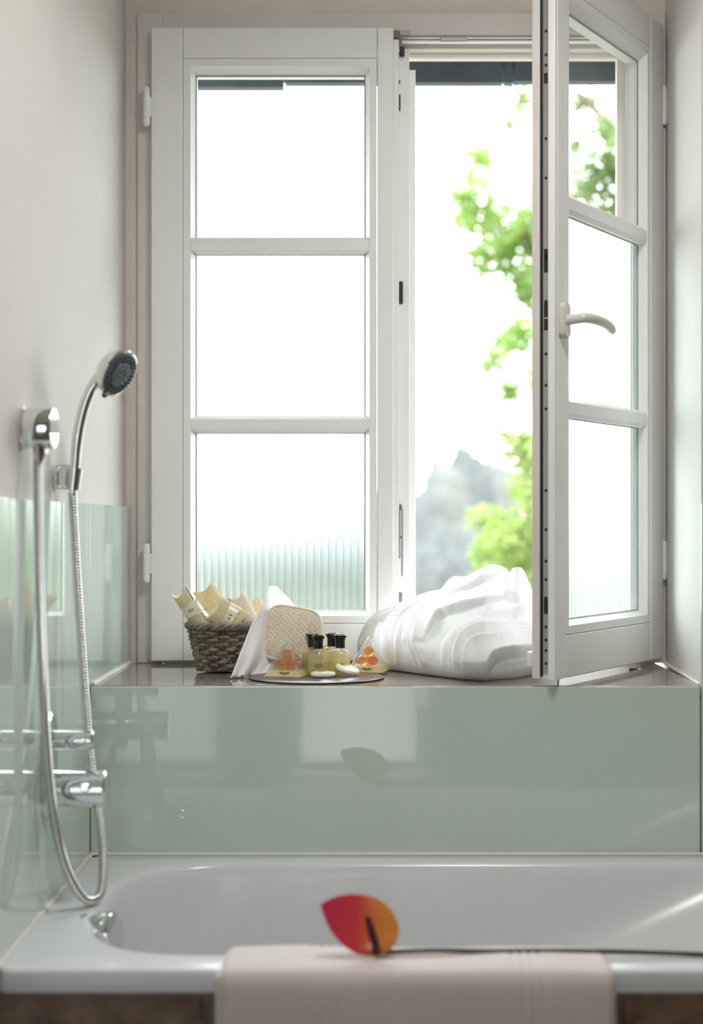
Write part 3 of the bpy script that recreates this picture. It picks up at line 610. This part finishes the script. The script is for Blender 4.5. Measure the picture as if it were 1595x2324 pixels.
sweep('spadix', [P(p[0], p[1], DF-.004+p[2]) for p in ((856, 2166, .0), (850, 2140, -.006), (842, 2110, -.010), (834, 2084, -.012), (832, 2079, -.012))], [.0058, .0060, .0052, .0040, .0018], M['spadix'], fl, 14)
sweep('stem', [P(*p) for p in spline([(858, 2164, 2.088), (900, 2160, 2.094), (1000, 2157, 2.10), (1110, 2159, 2.105), (1250, 2158, 2.11), (1400, 2160, 2.115), (1560, 2165, 2.12), (1680, 2170, 2.125)], 6)], .0035, M['stem'], fl, 10)

# ------------------------------------------------------------------ things on the sill
def at_sill(px, py):
    D = (EYE-ZS)*F_PX/(py-CY); return P(px, py, D)
# thin dark tray
tr = lathe('serving_tray', [(0, .0), (.096, 0), (.100, .0012), (.100, .0025), (.0985, .0036), (0, .0036)], M['tray'], None, 72, Matrix.Translation((-.108, 2.918, ZS+.0006)) @ Matrix.Diagonal((1.36, 1.18, 1, 1)))
tag(tr, 'thin dark oval tray under the bottles and soaps', 'tray')
ZTR = ZS+.0044
# wicker basket
BC = Vector((-.3130, 3.045, ZS+.001)); bk = tag(empty('wicker_basket', BC), 'grey-brown wicker basket filled with ribbed cream boxes', 'basket')
def br_(h): return .043+(.066-.043)*(h/.095)**.8
NS = 18
lathe('basket_bottom', [(0, .003), (.042, .003), (.044, .006), (.042, .009), (0, .009)], M['wicker'], bk, 36, Matrix.Translation(BC))
for k in range(NS):
    a = 2*PI*k/NS; p = [(BC.x+br_(h)*math.cos(a), BC.y+br_(h)*math.sin(a), BC.z+h) for h in (.004, .03, .06, .09)]
    sweep('stake', p, .0022, M['wicker'], bk, 6)
rows = 10
for r_ in range(rows):
    h = .0075+r_*.0086; pp = []
    for k in range(NS*6):
        a = 2*PI*k/(NS*6); q = .0036*math.cos(NS/2*a+PI*r_); rr = br_(h)+q
        pp.append((BC.x+rr*math.cos(a), BC.y+rr*math.sin(a), BC.z+h+.0012*math.sin(3*a+r_*1.7)+.0006*math.sin(7*a+r_)))
    sweep('weaver', pp, [.0042+.0007*math.sin(5*k*.3+r_) for k in range(NS*6)], M['wicker'], bk, 8, closed=True, squash=.62)
for s_ in range(4):                                                       # plaited rim
    pp = []
    for k in range(140):
        a = 2*PI*k/140; ph = a*7+s_*PI/2; rr = .067+.0052*math.cos(ph); pp.append((BC.x+rr*math.cos(a), BC.y+rr*math.sin(a), BC.z+.0965+.0046*math.sin(ph)+.0012*math.sin(2*a)))
    sweep('rim_strand', pp, .0041, M['wicker'], bk, 8, closed=True)

def pillow_box(label, top, axis, roll, wd, th, L, ribs=13, band=None, m=M['card'], ends=.012, mark=False, group='ribbed cream gift boxes'):
    """top: centre of the upper end; axis: direction from top to bottom; the broad face is turned by roll about the axis"""
    top = Vector(top); ax = Vector(axis).normalized(); R = ax.to_track_quat('Z', 'Y').to_matrix()
    face = Vector((0, -1, 0)); face = (face-ax*face.dot(ax)).normalized(); face = Matrix.Rotation(roll, 3, ax) @ face; side = face.cross(ax)
    bot = top+ax*L; root = tag(empty('pillow_box', bot), label, 'gift box', group); nu = max(ribs*8, 24)
    def pt(u, v, sgn, off=0.0, rib=True):
        s = 2*u-1; t = 2*v-1; thick = th/2*(1-s*s)**.8+.0006; lim = L/2-ends*(1-s*s)
        y = thick+off+(.00085*math.cos(2*PI*ribs*u) if rib and ribs else 0)
        return top+ax*(L/2+t*lim)+side*(s*wd/2)+face*(sgn*y)
    for sgn, nm in ((1, 'front_panel'), (-1, 'back_panel')):
        grid(nm, nu, 8, lambda u, v: pt(u, v, sgn), m, root)
    for e in (0, 1):
        def ef(u, v):
            a = pt(u, e, 1, -.0008, False); b = pt(u, e, -1, -.0008, False); s = 2*u-1
            return a.lerp(b, v)+ax*((1 if e == 0 else -1)*.010*(1-s*s)*math.sin(PI*v))
        grid('end_flap', 24, 9, ef, m, root)
    if band:
        def bf(u, v):
            s_ = 1 if u < .5 else -1; uu = 2*u if u < .5 else 2-2*u
            return pt(.002+.996*uu, band[0]+(band[1]-band[0])*v, s_, .0011, False)
        grid('paper_band', 64, 3, bf, M['band'], root)
        if mark:
            vc = (band[0]+band[1])/2; c = pt(mark, vc, 1, .0016, False); c1 = pt(mark+.05, vc, 1, .0016, False); du = (c1-c).normalized()
            vs = []; fs = []
            for (ra, rb) in ((.0052, .0046), (.0030, .0025)):
                b0 = len(vs)
                for k in range(24):
                    a = 2*PI*k/24
                    for q in (ra, rb): vs.append(c+du*math.cos(a)*q+ax*math.sin(a)*q*.6)
                for k in range(24): k2 = (k+1) % 24; fs.append((b0+2*k, b0+2*k2, b0+2*k2+1, b0+2*k+1))
            for o_ in (-.0042, .0042):
                b0 = len(vs); vs += [c+du*(o_-.0008)-ax*.0022, c+du*(o_+.0008)-ax*.0022, c+du*(o_+.0008)+ax*.0022, c+du*(o_-.0008)+ax*.0022]; fs.append((b0, b0+1, b0+2, b0+3))
            mobj('printed_emblem', vs, fs, M['ink'], root, False)
    return root
def iv(dx, dy, dz=0.0): return Vector((dx, dz, -dy))
pillow_box('ribbed cream box with glossy band and printed emblem at the left of the basket', P(405, 1340, 3.035), iv(.50, .80, .08), .55, .042, .024, .098, 13, (.32, .66), mark=.72)
pillow_box('tallest ribbed cream box standing at the back of the basket', P(457, 1330, 3.075), iv(.58, .80, -.05), -.25, .047, .020, .115, 15, (.46, .80))
pillow_box('front ribbed cream box with white band lying across the basket', P(480, 1378, 3.014), iv(.86, .46, .03), -.15, .056, .022, .080, 17, (.38, .72), mark=.5)
pillow_box('plain pinkish paper box without ribs in the basket', P(532, 1347, 3.055), iv(.50, .85, -.02), -.15, .036, .020, .098, 0, None, M['card_pink'])
pillow_box('ribbed cream box at the right edge of the basket beside the white cloth', P(578, 1358, 3.085), iv(.16, .98, -.04), -.2, .032, .016, .080, 8, None, ends=.002)
pillow_box('ribbed cream box standing behind the four small bottles', P(714, 1461, 3.030), iv(0, 1, 0), .12, .062, .022, .0715, 15, None, ends=.003)

# white face cloth hanging out of the basket
fc = tag(empty('face_cloth', at_sill(560, 1540)), 'white terry face cloth spilling from the basket onto the sill', 'cloth')
Lc = spline([(612, 1332, 3.050), (598, 1372, 3.000), (572, 1420, 2.975), (552, 1468, 2.945), (538, 1505, 2.918), (523, 1540.0, 2.893)], 8)
Rc = spline([(626, 1333, 3.090), (657, 1362, 3.105), (674, 1400, 3.105), (680, 1450, 3.085), (672, 1490, 3.06), (630, 1530.0, 3.01)], 8)
def cloth_pt(u, v, back=0.0):
    k = v*(len(Lc)-1); i = min(int(k), len(Lc)-2); t = k-i
    a = [Lc[i][q]+(Lc[i+1][q]-Lc[i][q])*t for q in range(3)]; b = [Rc[i][q]+(Rc[i+1][q]-Rc[i][q])*t for q in range(3)]
    px, py, D = (a[q]+(b[q]-a[q])*u for q in range(3))
    amp = .35+.65*v; D -= .003*math.sin(PI*u)*amp
    D += amp*(.0055*math.sin(u*13+v*2.2)+.0035*math.sin(u*26-v*3.0+1)+.004*math.sin(v*7+u*4))
    D -= .004*math.exp(-((u-.10)/.05)**2)*math.sin(PI*min(1, v*1.1))
    p = P(px, py, D+back); p.z = max(p.z+.003*noise.noise((px*.03, py*.03, 1)), ZS+.004); return p
grid('cloth_sheet', 70, 60, cloth_pt, M['terry'], fc, solid=.0045)
grid('cloth_fold', 40, 40, lambda u, v: cloth_pt(.03+u*.72, .06+v*.93, .012+.005*math.sin(9*u+3*v)), M['terry'], fc, solid=.004)

# knitted sisal pad
pd = tag(empty('sisal_pad', P(665, 1500, 2.985)), 'rounded cream knitted sisal scrub pad leaning on the white cloth', 'sponge')
PC = P(662, 1441, 3.003); Rr = Euler((math.radians(-14), math.radians(9), math.radians(-10))).to_matrix(); PW, PH = .0585, .0575
def sq(a, e=.36): return math.copysign(abs(math.cos(a))**(2*e*.9), math.cos(a)), math.copysign(abs(math.sin(a))**(2*e*.9), math.sin(a))
def disk_to_sq(u, v):
    a = 2*PI*u; x, z = sq(a); return x*v, z*v
vs = []; fs = []; NU = 150
def rsq(x, z):  # rounded-square norm
    return (abs(x)**4.2+abs(z)**4.2)**(1/4.2)
idx = {}
for j in range(NU):
    for i in range(NU):
        x, z = 2*i/(NU-1)-1, 2*j/(NU-1)-1; q = rsq(x, z)
        if q > 1.0: continue
        k1 = abs(math.sin(PI*(x*9.0+.32*math.sin(2*PI*z*6.0))))**.6; k2 = .5+.5*math.sin(2*PI*(z*6.0)+(PI if int((x*9.0+20)) % 2 else 0))
        h = .0032*k1*(.55+.45*k2) if q < .93 else .001
        dome = .010*(1-q**3)
        idx[i, j] = len(vs); vs.append(PC+Rr @ Vector((x*PW*.97, -(.008+dome+h), z*PH*.97)))
for j in range(NU-1):
    for i in range(NU-1):
        c = [(i, j), (i+1, j), (i+1, j+1), (i, j+1)]
        if all(q in idx for q in c): fs.append(tuple(idx[q] for q in c))
mobj('knit_face', vs, fs, M['sisal'], pd)
def rim_curve(sc, y): return [PC+Rr @ Vector((math.copysign(abs(math.cos(2*PI*k/72))**.476, math.cos(2*PI*k/72))*PW*sc, y, math.copysign(abs(math.sin(2*PI*k/72))**.476, math.sin(2*PI*k/72))*PH*sc)) for k in range(72)]
sweep('piping', rim_curve(.975, -.0085), .0032, M['sisal'], pd, 8, closed=True)
sweep('piping', rim_curve(.985, .0085), .0030, M['sisal'], pd, 8, closed=True)
R1, R2 = rim_curve(1.0, -.008), rim_curve(1.0, .008); v = R1+R2; mobj('side_band', v, [(k, (k+1) % 72, 72+(k+1) % 72, 72+k) for k in range(72)], M['sisal'], pd)
mobj('back_panel', [PC+Rr @ Vector((0, .012, 0))]+R2, [(0, 1+k, 1+(k+1) % 72) for k in range(72)], M['sisal'], pd)

# little bottles
def bottle(label, px, py, sc=1.0):
    p = at_sill(px, py); p.z = ZTR; root = tag(empty('toiletry_bottle', p), label, 'bottle', 'little toiletry bottles'); Mx = Matrix.Translation(p) @ Matrix.Scale(sc, 4)
    body = [(0, .0), (.0185, 0), (.0208, .002), (.0215, .006), (.0215, .036), (.0208, .041), (.0185, .0465), (.0145, .0505), (.0095, .0525), (.0078, .054), (.0078, .058)]
    lathe('bottle_body', body, M['bottle'], root, 40, Mx)
    lathe('liquid', [(0, .0012), (.0178, .0012), (.0202, .0035), (.0206, .007), (.0206, .036), (.0198, .041), (.0190, .0432), (0, .0432)], M['liquid'], root, 40, Mx)
    lathe('cap', [(0, .0535), (.0096, .0535), (.0098, .055), (.0096, .068), (.0104, .072), (.0134, .0775), (.0137, .0790), (.0130, .0800), (.0118, .0800), (.0110, .0790), (0, .0788)], M['blackplastic'], root, 36, Mx)
    def cyl(aa, z, r=.02165): return Mx @ Vector((r*math.sin(aa), -r*math.cos(aa), z))
    grid('label', 24, 2, lambda u, v: cyl(-.95+1.9*u, .006+.0215*v), M['labelfilm'], root)
    vs = []; fs = []; c0 = .02
    for ra, rb, ya, yb in ((.0095, .0089, .0044, .0039), (.0070, .0058, .0036, .0026), (.0040, .0030, .0020, .0010)):
        b0 = len(vs)
        for k in range(36):
            a = 2*PI*k/36
            for rx, ry in ((ra, ya), (rb, yb)): vs.append(cyl(.12+rx*math.cos(a)/.0216, c0+ry*math.sin(a), .0218))
        for k in range(36): k2 = (k+1) % 36; fs.append((b0+2*k, b0+2*k2, b0+2*k2+1, b0+2*k+1))
    mobj('printed_emblem', vs, fs, M['ink'], root, False)
M['labelfilm'] = sheet_glass('cream_label_film', (.98, .94, .80), translucent=.35, gloss=.5, rough=.2, tl_col=(.95, .9, .75))
bottle('front left bottle of pale yellow liquid with black cap, before the left pyramid pack', 722, 1537.0)
bottle('front right bottle of pale yellow liquid with black cap, behind the leaning soap', 772, 1535)
bottle('rear left little bottle, its black cap half hidden by the front left one', 708.5, 1531.8)
bottle('rear right little bottle, its black cap peeking out between the front two', 753, 1530.6)

# clear pyramid packs with bath pearls
def pyramid(px, py, label, rot, tilt_label, hpx, base=.074):
    c = at_sill(px, py); c.z = ZTR; root = tag(empty('pyramid_pack', c), label, 'pack', 'pyramid packs of bath pearls'); Mx = Matrix.Translation(c) @ Matrix.Rotation(rot, 4, 'Z')
    Hh = .071; b = base/2; hb = .011; s = b*(1-hb/Hh)
    vs = [(-b, -b, 0), (b, -b, 0), (b, b, 0), (-b, b, 0), (-s, -s, hb), (s, -s, hb), (s, s, hb), (-s, s, hb)]
    mobj('card_base', [Mx @ Vector(v) for v in vs], [(3, 2, 1, 0), (0, 1, 5, 4), (1, 2, 6, 5), (2, 3, 7, 6), (3, 0, 4, 7), (4, 5, 6, 7)], M['cardgold'], root, False)
    e = .0006; t = s+e
    vs = [(-t, -t, hb+.0004), (t, -t, hb+.0004), (t, t, hb+.0004), (-t, t, hb+.0004), (0, 0, Hh)]
    mobj('clear_cover', [Mx @ Vector(v) for v in vs], [(0, 1, 4), (1, 2, 4), (2, 3, 4), (3, 0, 4)], M['acetate'], root, False)
    for k in range(4): sweep('folded_edge', [Mx @ Vector(vs[k]), Mx @ Vector(vs[4])], .00045, M['acetate_edge'], root, 6)
    # printed fan emblem on the front of the base
    sl = Vector((0, b-s, hb)).normalized(); o0 = Vector((.004, -b, 0))+sl*.0018+Vector((0, -.0004, .0002)); vs = []; fs = []
    for k in range(7):
        a = PI*(k+.5)/7; r0, r1, dw = .0012, .0062, .13
        b0 = len(vs)
        for rr, aa in ((r0, a-dw), (r1, a-dw), (r1*1.04, a), (r1, a+dw), (r0, a+dw)): vs.append(Mx @ (o0+Vector((math.cos(aa)*rr*1.75, 0, 0))+sl*(.0085-math.sin(aa)*rr)))
        fs.append(tuple(range(b0, b0+5)))
    mobj('printed_emblem', vs, fs, M['ink'], root, False)
    R = .0111; k = 2*R/math.sqrt(3)*1.01
    for i, (a, nm) in enumerate(((-PI/2-PI/3+.0, 'lower left'), (-PI/2+PI/3, 'lower right'), (PI/2, 'rear'), (None, 'top'))):
        q = Vector((0, 0, hb+R+2*R*math.sqrt(2/3)+.0004)) if a is None else Vector((k*math.cos(a), k*math.sin(a), hb+R+.0004))
        pv, pf = lathe_geo([(R*math.sin(PI*j/16) if 0 < j < 16 else 0, -R*math.cos(PI*j/16)) for j in range(17)], 28, Mx @ Matrix.Translation(q))
        o = mobj('bath_pearl', pv, pf, M['pearl']); tag(o, 'translucent orange bath pearl, %s one in the %s clear pyramid' % (nm, tilt_label), 'bath pearl', 'orange bath pearls')
M['cardgold'] = mat('cream_gold_card', (226, 208, 158), .35, var=.05, scale=30)
pyramid(652, 1536.6, 'clear pyramid pack of orange pearls leaning against the white cloth', math.radians(-14), 'left', 0)
pyramid(836, 1527, 'clear pyramid pack of orange pearls beside the big white terry bundle', math.radians(-12), 'right', 0)

# soaps
def soap(label, p, tilt):
    Mx = Matrix.Translation(p) @ Euler(tilt).to_matrix().to_4x4()
    prof = [(0, 0), (.020, 0), (.0235, .0015), (.0250, .0045), (.0245, .0075), (.0225, .0096), (.0205, .0100), (.0195, .0090), (.012, .0088), (.011, .0094), (0, .0092)]
    tag(lathe('round_soap', prof, M['soap'], None, 48, Mx), label, 'soap', 'round ivory soaps')
p = at_sill(733, 1541.5); p.z = ZTR+.0003; soap('round ivory soap lying flat in front of the bottles', p, (0, 0, 0))
p = at_sill(787, 1538); p.z = ZTR+.0078; soap('round ivory soap leaning at a slant against the front right bottle', p, (math.radians(10), math.radians(17), 0))

# ------------------------------------------------------------------ white robe heaped on the sill
rb = tag(empty('terry_bundle', at_sill(1030, 1530)), 'large crumpled bundle of white terry cloth under the open window', 'towel')
TOP = [(812, 1452), (818, 1430), (830, 1408), (860, 1387), (900, 1371), (940, 1353), (975, 1343), (1000, 1338), (1012, 1322), (1030, 1309), (1058, 1311), (1085, 1296), (1110, 1281), (1138, 1283), (1160, 1297), (1172, 1293), (1186, 1293), (1198, 1318), (1212, 1352), (1240, 1400), (1262, 1440)]
FRONT = [(812, 1505), (835, 1512), (870, 1521), (950, 1532), (1000, 1539), (1050, 1545), (1100, 1548), (1180, 1541), (1240, 1526), (1262, 1520)]
LAYER = [  # polyline, height, side that lies on top (+1 left of its direction seen in the frame), reach, lip width, taper at start and end
    ([(972, 1545), (948, 1503), (936, 1472), (934, 1443), (944, 1408), (985, 1376), (1060, 1345), (1112, 1316), (1150, 1285)], .013, 1, 42, 3.5, .0, .3),
    ([(962, 1470), (966, 1446), (984, 1412), (1010, 1397), (1060, 1381), (1120, 1366), (1160, 1352)], .016, -1, 26, 3.5, .25, .35),
    ([(1043, 1550), (1025, 1503), (1028, 1475), (1042, 1449), (1068, 1430), (1117, 1420), (1184, 1423), (1270, 1430)], .015, 1, 30, 4, 0, 0),
    ([(1056, 1550), (1047, 1502), (1060, 1468), (1083, 1454), (1130, 1446), (1190, 1448), (1270, 1455)], .008, 1, 24, 3.5, 0, 0),
    ([(1100, 1552), (1100, 1524), (1116, 1500), (1150, 1491), (1200, 1487), (1270, 1478)], .026, -1, 40, 3.5, .1, 0),
    ([(1138, 1366), (1150, 1332), (1163, 1292)], .015, 1, 26, 5, .3, 0),
    ([(900, 1530), (894, 1474), (900, 1424), (928, 1388), (970, 1365)], .007, 1, 24, 4, 0, .3),
    ([(868, 1522), (865, 1466), (874, 1418), (900, 1388)], .006, 1, 24, 5, 0, .3),
    ([(842, 1515), (845, 1455), (862, 1408)], .005, 1, 20, 5, 0, .3),
    ([(1000, 1349), (1046, 1343), (1090, 1320), (1116, 1298)], .010, -1, 26, 6, .3, .3),
    ([(1010, 1552), (1000, 1500), (1006, 1462), (1030, 1428)], .006, 1, 22, 5, 0, .3),
    ([(1085, 1398), (1140, 1396), (1200, 1388), (1270, 1380)], .008, -1, 26, 6, .3, 0),
    ([(922, 1535), (914, 1470), (920, 1420)], .004, 1, 16, 4, 0, .3)]
def seg_d(p, poly):
    best = 1e9; tt = 0
    for k, (a, b) in enumerate(zip(poly, poly[1:])):
        dx, dy = b[0]-a[0], b[1]-a[1]; t = max(0, min(1, ((p[0]-a[0])*dx+(p[1]-a[1])*dy)/(dx*dx+dy*dy)))
        dd = math.hypot(p[0]-a[0]-t*dx, p[1]-a[1]-t*dy)
        if dd < best: best = dd; tt = (k+t)/(len(poly)-1)
    return best, tt
def side_d(p, poly):
    best = 1e9; sg = 1; tt = 0
    for k, (a, b) in enumerate(zip(poly, poly[1:])):
        dx, dy = b[0]-a[0], b[1]-a[1]; t = max(0, min(1, ((p[0]-a[0])*dx+(p[1]-a[1])*dy)/(dx*dx+dy*dy)))
        ex, ey = p[0]-a[0]-t*dx, p[1]-a[1]-t*dy; dd = math.hypot(ex, ey)
        if dd < best: best = dd; sg = 1 if dx*ey-dy*ex > 0 else -1; tt = (k+t)/(len(poly)-1)
    return best*sg, tt
LAYER = [([q[:2] for q in spline(p, 4)], *r) for p, *r in LAYER]
def folds(px, py):
    h = 0.0; jx = 5*noise.noise((px*.02, py*.02, 7)); jy = 5*noise.noise((px*.02, py*.02, 11))
    for poly, A, sd, wl, ws, ta, tb in LAYER:
        d_, t = side_d((px+jx, py+jy), poly); d_ *= sd
        if d_ < -ws*4 or d_ > wl*4: continue
        q = max(0, min(1, (d_+ws)/(2*ws))); q = q*q*(3-2*q); k = 1.0
        if ta: k *= min(1, t/ta)
        if tb: k *= min(1, (1-t)/tb)
        h += 1.4*A*k*q*math.exp(-max(0, d_)/wl)-.55*A*k*math.exp(-((d_+1.2*ws)/(.9*ws))**2)
    return h+.006*noise.noise((px*.013, py*.016, 3))
TOPS = spline(TOP, 6)
def smooth_tab(tab, x, wdt=5): return sum(lerp_curve(tab, x+k) for k in (-wdt, -wdt/2, 0, wdt/2, wdt))/5
def robe_pt(u, v):
    px = 811+452*u
    tb = smooth_tab(TOPS, px, 5); fb = smooth_tab(FRONT, px); Df = (EYE-ZS)*F_PX/(fb-CY)
    endk = min(1, min(u, 1-u)*9); endk = math.sqrt(max(0, endk*(2-endk)))
    Dt = min(3.13, Df+.20); Db = 3.195
    Dm = (Df+Dt)/2
    if v < .62:                                   # front: from the sill up to the ridge
        t = v/.62; py = fb+(tb-fb)*t
        D = Df+(Dt-Df)*(t**1.7)-.030*math.sin(PI*min(1, t*1.25))**1.0*(1 if t < .8 else 1)*(.5+.5*endk)
        if t < .1: D += .018*(1-t/.1)**2
        base = P(px, py, D); h = folds(px, py)*min(1, (t+.03)*7)
        h += .0022*noise.noise((px*.035, py*.02, 0))+.0016*noise.noise((px*.09, py*.05, 4))+.0003*noise.noise((px*.2, py*.2, 9))
        n_ = Vector((0, -.85, .5+.4*t)).normalized()
        mid = Vector((base.x, Dt, base.z)); p = base+n_*h*(1 if t < .93 else .55)
    else:                                         # back: down behind the ridge to the sill
        t = (v-.62)/.38; zt = P(px, tb, Dt).z; p = Vector((P(px, tb, Dt).x*(1+.02*t), Dt+(Db-Dt)*math.sin(PI/2*t), zt+(ZS+.003-zt)*(1-math.cos(PI/2*t))))
        p += Vector((0, 0, 1))*(.004*noise.noise((px*.04, t*5, 2))*math.sin(PI*t)+folds(px, tb)*.55*(1-t)**3*.8)
    c = Vector((p.x, 3.06, ZS+.06)); p = c+(p-c)*(.62+.38*endk) if endk < 1 else p
    p.z = max(p.z, ZS+.002); return p
grid('bundle_cloth', 300, 190, robe_pt, M['terry'], rb)
